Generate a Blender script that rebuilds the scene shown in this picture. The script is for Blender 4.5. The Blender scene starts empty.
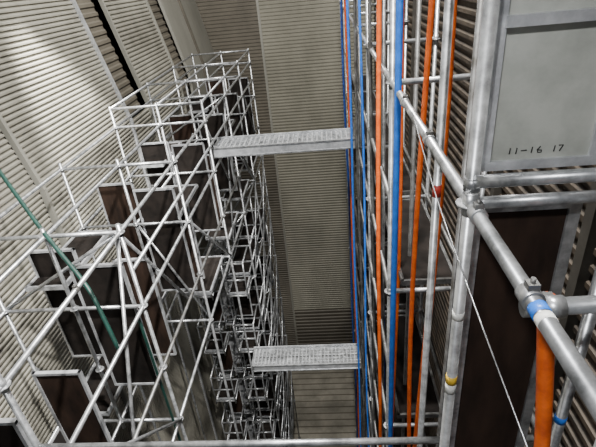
import bpy, math, random
from mathutils import Vector, Matrix
random.seed(7)
H = 20.0   # eye height above the floor of the shaft

# ---------------------------------------------------------------- materials
def mat(name, c1, c2=None, scale=3.0, metallic=0.0, rough=0.6, bump=0.0, stretch=(1,1,1), lo=0.35, hi=0.65, spec=0.5):
    m = bpy.data.materials.new(name); m.use_nodes = True
    nt = m.node_tree; b = nt.nodes['Principled BSDF']
    b.inputs['Metallic'].default_value = metallic
    b.inputs['Roughness'].default_value = rough
    b.inputs['Specular IOR Level'].default_value = spec
    if c2 is None: c2 = tuple(x*0.75 for x in c1)
    tc = nt.nodes.new('ShaderNodeTexCoord'); mp = nt.nodes.new('ShaderNodeMapping')
    mp.inputs['Scale'].default_value = stretch
    n = nt.nodes.new('ShaderNodeTexNoise'); n.inputs['Scale'].default_value = scale
    n.inputs['Detail'].default_value = 6; n.inputs['Roughness'].default_value = 0.65
    r = nt.nodes.new('ShaderNodeValToRGB')
    r.color_ramp.elements[0].position = lo; r.color_ramp.elements[1].position = hi
    r.color_ramp.elements[0].color = (*c2, 1); r.color_ramp.elements[1].color = (*c1, 1)
    L = nt.links.new
    L(tc.outputs['Object'], mp.inputs['Vector']); L(mp.outputs['Vector'], n.inputs['Vector'])
    L(n.outputs['Fac'], r.inputs['Fac']); L(r.outputs['Color'], b.inputs['Base Color'])
    if bump:
        bp = nt.nodes.new('ShaderNodeBump'); bp.inputs['Strength'].default_value = bump
        L(n.outputs['Fac'], bp.inputs['Height']); L(bp.outputs['Normal'], b.inputs['Normal'])
    return m

GALV   = mat('galvanised_steel', (0.56,0.57,0.585), (0.20,0.205,0.21), 9, 0.75, 0.34)
GALVD  = mat('weathered_steel', (0.20,0.20,0.20), (0.07,0.066,0.06), 7, 0.6, 0.42)
ALU    = mat('aluminium_deck', (0.66,0.67,0.69), (0.36,0.37,0.39), 6, 0.55, 0.36)
PLY    = mat('dark_plywood', (0.018,0.014,0.012), (0.006,0.005,0.0045), 4, 0, 0.8, 0.1, spec=.12)
PLYR   = mat('brown_plywood', (0.034,0.020,0.014), (0.011,0.007,0.0055), 5, 0, 0.7, 0.1, (1,1,0.3), spec=.15)
ORANGE = mat('orange_rubber', (0.85,0.15,0.012), (0.52,0.075,0.008), 12, 0, 0.42)
BLUE   = mat('blue_rubber', (0.02,0.17,0.68), (0.015,0.10,0.42), 12, 0, 0.4)
NAVY   = mat('navy_rubber', (0.02,0.06,0.28), (0.01,0.025,0.12), 12, 0, 0.4)
GREEN  = mat('dark_green_rubber', (0.004,0.035,0.026), (0.002,0.016,0.012), 12, 0, 0.5)
RED    = mat('red_paint', (0.60,0.05,0.03), (0.35,0.03,0.02), 14, 0, 0.5)
REDD   = mat('faded_red_paint', (0.30,0.10,0.075), (0.18,0.06,0.045), 14, 0.2, 0.5)
YEL    = mat('yellow_paint', (0.75,0.50,0.04), (0.55,0.34,0.03), 14, 0, 0.5)
WHITE  = mat('white_paint', (0.75,0.75,0.72), (0.55,0.55,0.52), 9, 0, 0.5)
BLACK  = mat('black_marker', (0.01,0.01,0.01), (0.02,0.02,0.02), 5, 0, 0.6)
WALLC  = mat('ribbed_wall_left_cladding', (0.33,0.315,0.265), (0.085,0.078,0.062), 0.45, 0.15, 0.55, 0.0, (1,1,1), .30,.66)
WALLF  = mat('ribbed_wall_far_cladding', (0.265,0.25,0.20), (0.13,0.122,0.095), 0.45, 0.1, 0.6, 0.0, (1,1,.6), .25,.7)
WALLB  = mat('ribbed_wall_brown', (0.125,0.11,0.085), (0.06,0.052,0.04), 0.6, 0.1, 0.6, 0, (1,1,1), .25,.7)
WALLP  = mat('plain_wall_panel', (0.28,0.27,0.235), (0.17,0.165,0.14), 0.8, 0.1, 0.55, 0, (1,1,.3), .25,.75)
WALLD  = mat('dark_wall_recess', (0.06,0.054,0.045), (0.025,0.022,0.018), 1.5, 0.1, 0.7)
WALLR  = mat('rusty_dark_wall', (0.085,0.064,0.045), (0.02,0.015,0.011), 3.0, 0.2, 0.6, .2)
FLOORM = mat('floor_plates', (0.24,0.22,0.18), (0.14,0.13,0.105), 1.2, 0.1, 0.7, .1)
SHEET  = mat('galvanised_sheet', (0.44,0.45,0.41), (0.29,0.30,0.27), 3.5, 0.2, 0.45, 0.05)

# ---------------------------------------------------------------- builder
class B:
    def __init__(s): s.v=[]; s.f=[]; s.m=[]; s.sm=[]; s.mats=[]
    def mi(s, m):
        if m not in s.mats: s.mats.append(m)
        return s.mats.index(m)
    def sweep(s, pts, r, m, n=10):
        pts=[Vector(p) for p in pts]; k=s.mi(m); base=len(s.v)
        t0=(pts[1]-pts[0]).normalized()
        a=t0.orthogonal().normalized()
        for i,p in enumerate(pts):
            if i==0: t=t0
            elif i==len(pts)-1: t=(pts[i]-pts[i-1]).normalized()
            else: t=((pts[i+1]-pts[i]).normalized()+(pts[i]-pts[i-1]).normalized()).normalized()
            a=(a-t*a.dot(t)).normalized(); b=t.cross(a)
            for j in range(n):
                an=2*math.pi*j/n
                s.v.append(p+(a*math.cos(an)+b*math.sin(an))*r)
        for i in range(len(pts)-1):
            for j in range(n):
                s.f.append((base+i*n+j, base+i*n+(j+1)%n, base+(i+1)*n+(j+1)%n, base+(i+1)*n+j)); s.m.append(k); s.sm.append(True)
        s.f.append(tuple(base+j for j in reversed(range(n)))); s.m.append(k); s.sm.append(False)
        e=base+(len(pts)-1)*n
        s.f.append(tuple(e+j for j in range(n))); s.m.append(k); s.sm.append(False)
    def tube(s,p,q,r=0.0242,m=None,n=10): s.sweep([p,q],r,m or GALV,n)
    def box(s,c,sx,sy,sz,m,rot=None):
        k=s.mi(m); b=len(s.v); c=Vector(c)
        for x in(-1,1):
            for y in(-1,1):
                for z in(-1,1):
                    d=Vector((x*sx/2,y*sy/2,z*sz/2))
                    if rot is not None: d=rot@d
                    s.v.append(c+d)
        for f in((0,1,3,2),(4,6,7,5),(0,4,5,1),(2,3,7,6),(0,2,6,4),(1,5,7,3)):
            s.f.append(tuple(b+i for i in f)); s.m.append(k); s.sm.append(False)
    def disc(s,c,r,h,m=None,n=12):
        c=Vector(c); s.tube(c-Vector((0,0,h/2)),c+Vector((0,0,h/2)),r,m,n)
    def coupler(s,c,axis='z',m=None):
        c=Vector(c); d={'x':Vector((1,0,0)),'y':Vector((0,1,0)),'z':Vector((0,0,1))}[axis]
        s.tube(c-d*0.025,c+d*0.025,0.031,m or GALV,14)
        e={'x':Vector((0,1,0)),'y':Vector((0,0,1)),'z':Vector((1,0,0))}[axis]
        s.box(c+e*0.034,0.03,0.03,0.025,m or GALVD)
        s.tube(c+e*0.03,c+e*0.06,0.007,GALVD,6)
    def build(s,name,loc=(0,0,0)):
        me=bpy.data.meshes.new(name)
        me.from_pydata([tuple(v) for v in s.v],[],s.f)
        for m in s.mats: me.materials.append(m)
        me.polygons.foreach_set('material_index',s.m); me.polygons.foreach_set('use_smooth',s.sm)
        me.update()
        o=bpy.data.objects.new(name,me); bpy.context.collection.objects.link(o); o.location=loc
        return o
def Z(z): return H+z

def ribbed(b, a, run, path, pitch, depth, normal_fn, m):
    k=b.mi(m); run=Vector(run)
    pts=[]
    for i in range(len(path)-1):
        p=Vector(path[i]); q=Vector(path[i+1]); L=(q-p).length; d=(q-p)/L
        n=normal_fn(d)
        cnt=max(1,round(L/pitch)); st=L/cnt
        for j in range(cnt):
            o=p+d*(j*st)
            for (t,h) in ((0,0),(0.36,0),(0.52,1),(0.84,1)):
                pts.append(o+d*(t*st)+n*(h*depth))
    pts.append(Vector(path[-1]))
    base=len(b.v)
    for p in pts:
        b.v.append(Vector(a)+p); b.v.append(Vector(a)+p+run)
    for i in range(len(pts)-1):
        b.f.append((base+2*i,base+2*i+1,base+2*i+3,base+2*i+2)); b.m.append(k); b.sm.append(False)

# ---------------------------------------------------------------- room shell
DF=20.0; XR=2.1; DN=-3.0
def xw(z): return -5.16-0.21*z if z>-2.66 else -4.60
secL=[(xw(z),0,Z(z)) for z in (6.0,-2.66)]+[(-4.60,0,0.0)]
nf=lambda d: Vector((1,0,0))
b=B()
ribbed(b,(0,DN,0),(0,6.3-DN,0),secL,0.085,0.026,nf,WALLC)
ribbed(b,(0,6.45,0),(0,3.75,0),secL,0.085,0.026,nf,WALLC)
ribbed(b,(-0.2,10.2,0),(0,1.3,0),secL[:2],0.2,0.03,nf,WALLB)
ribbed(b,(0,10.2,0),(0,1.3,0),secL[1:],0.1,0.028,nf,WALLC)
ribbed(b,(0,11.5,0),(0,2.9,0),secL,0.10,0.026,nf,WALLC)
ribbed(b,(-0.1,14.4,0),(0,1.2,0),secL,0.2,0.03,nf,WALLB)
k=b.mi(WALLP)
for y0,y1 in((15.6,17.6),(17.7,20.0)):
    base=len(b.v)
    for p in secL:
        b.v.append(Vector(p)+Vector((0,y0,0))); b.v.append(Vector(p)+Vector((0,y1,0)))
    for i in range(2):
        b.f.append((base+2*i,base+2*i+1,base+2*i+3,base+2*i+2)); b.m.append(k); b.sm.append(False)
for d,mm in((6.38,WALLP),(10.2,ALU),(11.5,WALLP),(14.4,WALLP),(15.6,WALLP),(17.65,WALLB)):
    for (p,q) in((secL[0],secL[1]),(secL[1],secL[2])):
        p=Vector(p);q=Vector(q);c=(p+q)/2+Vector((0.03,d,0)); L=(q-p).length
        an=math.atan2((q-p).x,-(q-p).z)
        b.box(c,0.09,0.07,L,mm,Matrix.Rotation(-an,3,'Y'))
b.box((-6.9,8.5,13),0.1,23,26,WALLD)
wl=b.build('wall_left')

b=B()
nfy=lambda d: Vector((0,-1,0))
xs=-2.5
ribbed(b,(xs,DF,0),(XR-xs+.1,0,0),[(0,0,Z(6)),(0,0,Z(-16.6))],0.14,0.03,nfy,WALLF)
ribbed(b,(xs,DF,0),(XR-xs+.1,0,0),[(0,0,Z(-16.6)),(0,0,0)],0.25,0.04,nfy,WALLB)  # shadow at the wall foot, painted as a darker brown band
ribbed(b,(-7,DF,0),(7+xs-0.1,0,0),[(0,0,Z(6)),(0,0,0)],0.14,0.03,nfy,WALLB)
b.box((xs-0.05,DF-0.03,13),0.10,0.1,26,WALLP)
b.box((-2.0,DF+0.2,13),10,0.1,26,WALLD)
wf=b.build('wall_far')

b=B()
ribbed(b,(XR,DN,0),(0,DF-DN,0),[(0,0,Z(6)),(0,0,0)],0.16,0.06,lambda d:Vector((-1,0,0)),WALLR)
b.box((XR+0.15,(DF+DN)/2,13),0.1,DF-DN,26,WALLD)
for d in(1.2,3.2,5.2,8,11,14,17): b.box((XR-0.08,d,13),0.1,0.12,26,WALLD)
wr=b.build('wall_right')

b=B()
b.box((-2.3,(DF+DN)/2,-0.1),9.0,DF-DN+0.3,0.2,FLOORM)
for i in range(60): b.box((-1.25,DN+0.3+i*0.385,0.012),6.6,0.05,0.024,WALLB)
fl=b.build('floor')

# ---------------------------------------------------------------- left scaffold tower
b=B()
Xs=[-2.28,-3.12,-4.0]; Ds=[2.05*i for i in range(8)]
TOP=-2.25
def deck(b,x0,x1,y0,y1,z,m=PLY,fr=ALU):
    b.box(((x0+x1)/2,(y0+y1)/2,Z(z)),abs(x1-x0)-.06,y1-y0-.06,0.02,m)
    for x in(x0,x1): b.box((x+(0.03 if x==min(x0,x1) else -0.03),(y0+y1)/2,Z(z)),0.03,y1-y0-.02,0.06,fr)
    for y in(y0+.03,y1-.03): b.box(((x0+x1)/2,y,Z(z)),abs(x1-x0)-.02,0.03,0.06,fr)
def vpanel(b,x0,x1,y,z0,z1,m=PLY,fr=ALU,w=0.03):
    b.box(((x0+x1)/2,y,Z((z0+z1)/2)),x1-x0,0.015,z1-z0,m)
    for x in(x0,x1): b.box((x,y,Z((z0+z1)/2)),w,0.04,z1-z0+w,fr)
    for z in(z0,z1): b.box(((x0+x1)/2,y,Z(z)),x1-x0+w,0.042,w,fr)
def ledY(b,x,d0,d1,z,m=None): b.tube((x,d0,Z(z)),(x,d1,Z(z)),0.0242,m)
def ledX(b,d,x0,x1,z,m=None): b.tube((x0,d,Z(z)),(x1,d,Z(z)),0.0242,m)
for i,d in enumerate(Ds):
    for j,x in enumerate(Xs):
        top = TOP+ (0.40 if d>8 else 0.10)
        bot = -19.98 if (j!=1 or d>10) else -5.4
        if d<1: bot=-19.98
        b.tube((x,d,Z(bot)),(x,d,Z(top)))
        if bot<-19: b.box((x,d,0.02),0.15,0.15,0.04,GALVD)
        lv=[TOP,-3.25,-4.25,-5.25]
        if d>10: lv+=[-7.25,-9.25,-11.25,-13.25,-15.25,-17.25]
        for z in lv: b.disc((x,d,Z(z)),0.055,0.012,GALV,10); b.tube((x,d,Z(z-.04)),(x,d,Z(z+.04)),0.032)
for x in Xs:
    ledY(b,x,0,14.35,TOP); ledY(b,x,0 if x!=-3.12 else 6.15,14.35,-3.25)
    ledY(b,x,0,14.35,-5.25)
    ledY(b,x,8.2,14.35,TOP+.35)
ledY(b,-2.28,4.1,14.35,-2.75)
ledY(b,-2.28,0,14.35,-4.25,GALVD)
for i,d in enumerate(Ds):
    for z in(TOP,-3.25,-5.25): ledX(b,d,Xs[0],Xs[2],z)
    if d>8: ledX(b,d,Xs[0],Xs[2],TOP+.35)
    if i<7:
        if i%2: b.tube((-2.25,d,Z(-3.25)),(-2.25,d+2.05,Z(-5.25)),0.021)
        else: b.tube((-2.31,d,Z(TOP)),(-2.31,d+1.4,Z(-4.25)),0.021)
        if i in(1,4): b.tube((-2.31,d+2.05,Z(TOP)),(-2.31,d+.6,Z(-5.25)),0.021)
        if i%3==0: b.tube((-4.03,d,Z(-3.25)),(-4.03,d+2.05,Z(-5.25)),0.021)
        if i in(2,5): b.tube((-2.28,d+.03,Z(TOP)),(-4.0,d+.03,Z(-3.25)),0.021)
        if i in(1,3,6): b.tube((-2.28,d+.03,Z(-5.25)),(-3.12,d+.03,Z(-3.25)),0.021)
        if i%2==0: deck(b,-3.95,-3.4,d+.35,d+1.8,-3.2)
        elif i>2: deck(b,-3.05,-2.4,d+.05,d+1.3,-3.2)
        deck(b,-3.95,-3.3,d+.05,d+2.0,-5.2)
        if i>2: deck(b,-3.0,-2.4,d+.7,d+2.0,-5.2)
    vpanel(b,-3.03,-2.42,d+.07,-4.6,-2.7)
    vpanel(b,-3.10,-2.62,d+1.1,-5.1,-3.3,PLYR)
    vpanel(b,-3.90,-3.3,d+.62,-4.6,-2.8,PLYR if i%2 else PLY)
b.tube((-2.9,2.3,Z(-3.3)),(-2.55,2.3,Z(-4.4)),0.024,REDD)
b.tube((-2.75,2.1,Z(-4.3)),(-2.28,3.0,Z(-5.2)),0.022,REDD)
for z in(-7.25,-9.25,-11.25,-13.25,-15.25,-17.25):
    for x in Xs:
        for dz in((0,1.0,.5) if x!=-3.12 else (0,)):
            ledY(b,x,10.25,14.35,z+dz)
    for d in Ds[5:]:
        for dz in(0,1.0,.5): ledX(b,d,Xs[0],Xs[2],z+dz)
        vpanel(b,-3.0,-2.5,d-.08,z-1.3,z-.1)
        vpanel(b,-3.8,-3.35,d-.08,z-1.5,z-.4,PLYR)
    for x in(-3.9,-3.3,-2.9,-2.35):
        b.tube((x,9.4,Z(z-.1)),(x,9.4,Z(z+1.0)),0.021)
        b.tube((x,9.4,Z(z+1.0)),(x,10.25,Z(z+1.0)),0.021)
        b.tube((x,9.4,Z(z)),(x,10.25,Z(z)),0.021)
    for dz in(0,.5,1.0):
        ledX(b,9.4,-3.9,-3.3,z+dz); ledX(b,9.4,-2.9,-2.35,z+dz)
    deck(b,-3.88,-3.32,9.42,10.2,z+.05,PLY,ALU); deck(b,-2.88,-2.37,9.42,10.2,z+.05,PLY,ALU)
    for d in Ds[5:7]:
        ledX(b,d+1.02,Xs[0],Xs[2],z)
        deck(b,-3.05,-2.4,d+.05,d+2.0,z+.05)
        deck(b,-3.95,-3.5,d+.05,d+2.0,z+.05,ALU)
        b.tube((-2.25,d,Z(z)),(-2.25,d+2.05,Z(z+2)),0.021)
        b.tube((-4.0,d,Z(z)),(-2.28,d,Z(z+2)),0.021)
        b.tube((-2.28,d+1.02,Z(z)),(-2.28,d+1.02,Z(z+2)),0.021)
    for sx in(-3.15,-3.45):
        b.tube((sx,10.4,Z(z)),(sx,12.2,Z(z+2)),0.02,ALU)
    for q in range(9): b.box((-3.3,10.5+q*.2,Z(z+.12+q*.22)),0.3,0.16,0.02,ALU)
for d in(3.1,5.2,7.3,9.3,11.4): b.coupler((-2.28,d,Z(TOP)),'y',GALVD)
lt=b.build('scaffold_tower')

# ---------------------------------------------------------------- bridges
def bridge(name,d,z):
    b=B(); x0,x1=-2.40,0.62
    W=0.64
    for yy in(d-W/2,d,):
        b.box(((x0+x1)/2,yy+W/4,Z(z)),x1-x0,W/2-.03,0.03,GALV)
        for q in range(3): b.box(((x0+x1)/2,yy+.06+q*.1,Z(z)+.02),x1-x0-.1,0.03,0.012,GALV)
    n=30
    for q in range(n): b.box((x0+.08+q*(x1-x0-.16)/(n-1),d,Z(z)+.035),0.03,W-.06,0.04,ALU)
    b.box(((x0+x1)/2,d-W/2-.02,Z(z)-.02),x1-x0,0.03,0.20,ALU)
    b.box(((x0+x1)/2,d-W/2-.04,Z(z)+.07),x1-x0,0.02,0.025,GALV)
    b.box(((x0+x1)/2,d-W/2-.04,Z(z)-.11),x1-x0,0.02,0.025,GALV)
    b.box(((x0+x1)/2,d+W/2+.02,Z(z)+.0),x1-x0,0.03,0.16,ALU)
    for x in(x0+.04,x1-.04):
        b.tube((x,d-W/2-.05,Z(z)-.06),(x,d+W/2+.05,Z(z)-.06),0.024)
        b.box((x,d-W/2-.045,Z(z)-.02),0.06,0.025,0.22,GALVD)
    return b.build(name)
bridge('scaffold_bridge',8.95,-3.0); bridge('scaffold_bridge',8.9,-9.0)

# ---------------------------------------------------------------- right scaffold tower
b=B()
RX=[0.505,1.28]; RD=[1.53,3.6,5.65,7.7,9.75,11.8,13.9]
for d in RD+[0.2]:
    for x in RX:
        top=1.6 if d>1 else -0.5
        b.tube((x,d,Z(-19.98)),(x,d,Z(top)),0.0242); b.box((x,d,0.02),0.15,0.15,0.04,GALVD)
        for z in[-.8]+[-2.8-2*i for i in range(9)]: b.disc((x,d,Z(z)),0.052,0.010,GALV,12); b.tube((x,d,Z(z-.045)),(x,d,Z(z+.045)),0.030)
for x,d,m_ in((0.56,2.25,GALV),(0.9,2.9,GALVD),(0.56,4.6,GALV),(0.75,6.6,GALVD),(0.60,8.4,GALVD),(0.8,4.2,GALVD)): b.tube((x,d,Z(-19.98)),(x,d,Z(1.5)),0.022,m_); b.box((x,d,0.02),0.12,0.12,0.04,GALVD)
b.tube((0.96,1.4,Z(-19.98)),(0.96,1.4,Z(-.72)),0.0242,None,14); b.box((0.96,1.4,0.02),0.12,0.12,0.04,GALVD)
b.tube((0.96,1.4,Z(-1.86)),(0.96,1.4,Z(-1.82)),0.0256,BLUE,14)
b.tube((0.505,0.2,Z(-.8)),(0.505,13.95,Z(-.8)),0.0242,None,16)
for z in [-1.8-1.0*i for i in range(17)]:
    ledY(b,0.505,3.6 if z>-4 else 1.53,13.9,z, GALVD)
    if int(round(-z-1.8))%2: ledY(b,1.28,1.53,13.9,z,GALVD)
for d in RD:
    for z in [-.8]+[-2.8-2*i for i in range(9)]:
        b.tube((0.505,d,Z(z)),(1.28,d,Z(z)),0.0242)
for i,d in enumerate(RD[:-1]):
    for n_,z in enumerate([-2.8-2*i for i in range(8)]):
        if (i+n_)%3==2 and i>1: b.tube((.53,d,Z(z)),(.53,d+2.05,Z(z-2)),0.021,GALVD)
        if i>0: deck(b,.62,1.2,d+.1,d+1.95,z,PLY,GALVD)
b.tube((0.49,0.98,Z(-.84)),(2.0,0.98,Z(-.80)),0.0242,None,16)
b.tube((0.505,1.50,Z(-.70)),(1.6,1.50,Z(-.70)),0.0242,None,16)
b.coupler((0.505,0.98,Z(-.8)),'y'); b.coupler((0.57,0.98,Z(-.838)),'x'); b.coupler((0.505,1.44,Z(-.8)),'y'); b.coupler((0.505,1.53,Z(-.72)),'z')
b.coupler((0.505,2.25,Z(-.8)),'y'); b.coupler((0.505,3.0,Z(-.8)),'y')
# tape marks used by the scaffolders
b.tube((0.505,0.90,Z(-.8)),(0.505,0.935,Z(-.8)),0.0255,BLUE,16)
b.tube((0.505,0.87,Z(-.8)),(0.505,0.895,Z(-.8)),0.0252,WHITE,16)
b.tube((0.505,1.53,Z(-1.74)),(0.505,1.53,Z(-1.69)),0.0256,YEL,14)
b.tube((0.505,1.53,Z(-1.80)),(0.505,1.53,Z(-1.74)),0.0256,WHITE,14)
b.tube((0.505,1.53,Z(-1.35)),(0.505,1.53,Z(-1.31)),0.0256,WHITE,14)
b.tube((0.56,2.25,Z(-1.12)),(0.56,2.25,Z(-1.05)),0.0238,RED,14)
ledX(b,2.05,-2.28,1.28,-2.90)
rt=b.build('scaffold_tower')

# ---------------------------------------------------------------- framed panels
def framed(name,x0,x1,y,z0,z1,m,fr,w=0.045,extra=None):
    b=B(); vpanel(b,x0,x1,y,z0,z1,m,fr,w)
    if extra: extra(b)
    return b.build(name)
def ex(b):
    b.box((0.75,1.585,Z(-.19)),0.36,0.05,0.035,ALU)
    b.box((0.75,1.60,Z(-.628)),0.36,0.012,0.05,ALU)
    # hand-written "11-16" style marks
    y=1.591; z0=-.640; z1=-.618
    def st(*p): b.sweep([(x,y,Z(z)) for x,z in p],0.0022,BLACK,5)
    for x in(.645,.668): st((x,z0),(x+.002,z1))
    st((.685,-.630),(.705,-.629)); st((.722,z0),(.724,z1))
    st((.752,z1),(.742,-.630),(.745,z0),(.757,z0),(.757,-.632),(.744,-.631))
    st((.80,z0),(.802,z1)); st((.815,z1),(.830,z1),(.820,z0))
framed('galvanised_sheet_panel',0.56,0.94,1.60,-0.68,1.4,SHEET,ALU,0.035,ex)
framed('plywood_guard_panel',0.56,0.93,1.62,-2.6,-.86,PLYR,GALV,0.045)
framed('galvanised_sheet_panel',1.02,1.24,1.60,-0.68,1.4,SHEET,ALU,0.035)

# ---------------------------------------------------------------- hoses
def hose(name,x,d,r,m,z0=1.9,z1=-19.95,amp=0.03,n=44):
    b=B(); ph=random.random()*6; ph2=random.random()*6; pts=[]
    for i in range(n+1):
        t=i/n; z=z0+(z1-z0)*t
        pts.append((x+amp*math.sin(z*.9+ph)*.6, d+amp*math.sin(z*.7+ph2), Z(z)))
    pts[-1]=(pts[-1][0],pts[-1][1],r+.001)
    b.sweep(pts,r,m,10); return b.build(name)
hose('blue_hose',0.49,3.25,0.026,BLUE,amp=.012)
hose('blue_hose',0.44,5.9,0.016,BLUE,amp=.02)
hose('blue_hose',0.40,8.1,0.022,BLUE,amp=.02)
hose('blue_hose',0.41,10.6,0.026,NAVY,amp=.03)
hose('blue_hose',0.60,4.9,0.018,NAVY,amp=.03)
hose('orange_hose',0.455,4.05,0.022,ORANGE,amp=.02)
hose('orange_hose',0.64,2.62,0.026,ORANGE,amp=.04)
hose('orange_hose',0.585,2.75,0.018,ORANGE,amp=.06)
hose('orange_hose',0.43,9.5,0.022,ORANGE,amp=.02)
hose('orange_hose',0.62,3.9,0.018,ORANGE,amp=.04)
hose('grey_hose',0.50,4.35,0.022,GALVD,amp=.02)
hose('grey_hose',0.50,5.2,0.022,GALVD,amp=.02)
hose('grey_hose',0.44,6.9,0.022,GALVD,amp=.02)
def path_obj(name,pts,r,m,n=8):
    P=[Vector(p) for p in pts]; out=[]
    for i in range(len(P)-1):
        for j in range(8): out.append(P[i].lerp(P[i+1],j/8))
    out.append(P[-1])
    for _ in range(4):
        out=[out[0]]+[(out[i-1]+out[i]*2+out[i+1])/4 for i in range(1,len(out)-1)]+[out[-1]]
    b=B(); b.sweep(out,r,m,n); return b.build(name)
path_obj('orange_hose',[(.594,1.06,Z(-.87)),(.69,1.06,Z(-1.51)),(.78,1.08,Z(-2.4)),(.80,1.1,Z(-6)),(.80,1.1,Z(-19.95))],0.026,ORANGE,14)
path_obj('green_hose',[(-4.0,4.9,Z(-1.6)),(-3.12,4.1,Z(-2.2)),(-2.5,3.6,Z(-2.6)),(-2.3,3.4,Z(-3.25))],0.024,GREEN)
path_obj('green_hose',[(-2.33,4.0,Z(-3.3)),(-2.34,4.05,Z(-6)),(-2.33,4.1,Z(-19.95))],0.018,GREEN)
path_obj('steel_wire_rope',[(0.48,2.6,Z(-.75)),(0.47,1.9,Z(-.95)),(0.49,1.25,Z(-1.12)),(0.6,.6,Z(-1.5))],0.003,GALV)

# ---------------------------------------------------------------- lights
def area(name,loc,tgt,size,power,col=(1,1,1)):
    l=bpy.data.lights.new(name,'AREA'); l.shape='DISK'; l.size=size; l.energy=power; l.color=col
    o=bpy.data.objects.new(name,l); bpy.context.collection.objects.link(o); o.location=loc
    o.rotation_euler=(Vector(tgt)-Vector(loc)).to_track_quat('-Z','Y').to_euler()
def spot(name,loc,tgt,ang,power,col=(1,1,1),rad=.12):
    l=bpy.data.lights.new(name,'SPOT'); l.spot_size=math.radians(ang); l.spot_blend=.6; l.energy=power; l.color=col; l.shadow_soft_size=rad
    o=bpy.data.objects.new(name,l); bpy.context.collection.objects.link(o); o.location=loc
    o.rotation_euler=(Vector(tgt)-Vector(loc)).to_track_quat('-Z','Y').to_euler()
area('unseen_light',(0.2,3,Z(6)),(-2.6,9,Z(-8)),0.5,2400,(1,.985,.94))  # unseen area lamps outside the view, general light for the shaft
area('unseen_light',(-0.9,-1.0,Z(1.8)),(0.6,3,Z(-2)),0.25,140,(.98,.99,1))
area('unseen_light',(-1.0,11,Z(6)),(-1.5,17,Z(-12)),0.5,1200,(1,.985,.94))
spot('unseen_light',(0.2,1.5,Z(3)),(-4.4,8.0,Z(-9)),50,6500,(1,.985,.94))  # added spot, no fitting modelled: brightens the lower left wall
spot('unseen_light',(-4.28,7.5,Z(1.5)),(-4.38,9.8,Z(-10)),45,7000,(1,.985,.94))  # added unseen spot washing down the left wall behind the tower
w=bpy.data.worlds.new('World'); bpy.context.scene.world=w; w.use_nodes=True
w.node_tree.nodes['Background'].inputs[0].default_value=(.87,.93,1,1)
w.node_tree.nodes['Background'].inputs[1].default_value=0.17

# ---------------------------------------------------------------- camera
D=Vector((0.0423,0.4863,-0.8727)).normalized(); U=Vector((-0.0870,0.8721,0.4816)); U=(U-D*U.dot(D)).normalized(); X=D.cross(U)
R=Matrix((X,D,U))
cam=bpy.data.cameras.new('camera'); co=bpy.data.objects.new('camera',cam); bpy.context.collection.objects.link(co)
co.matrix_world=Matrix.Translation((0,0,H))@R.to_4x4()
cam.sensor_width=36; cam.lens=454/596*36; cam.clip_start=0.05; cam.clip_end=200
bpy.context.scene.camera=co
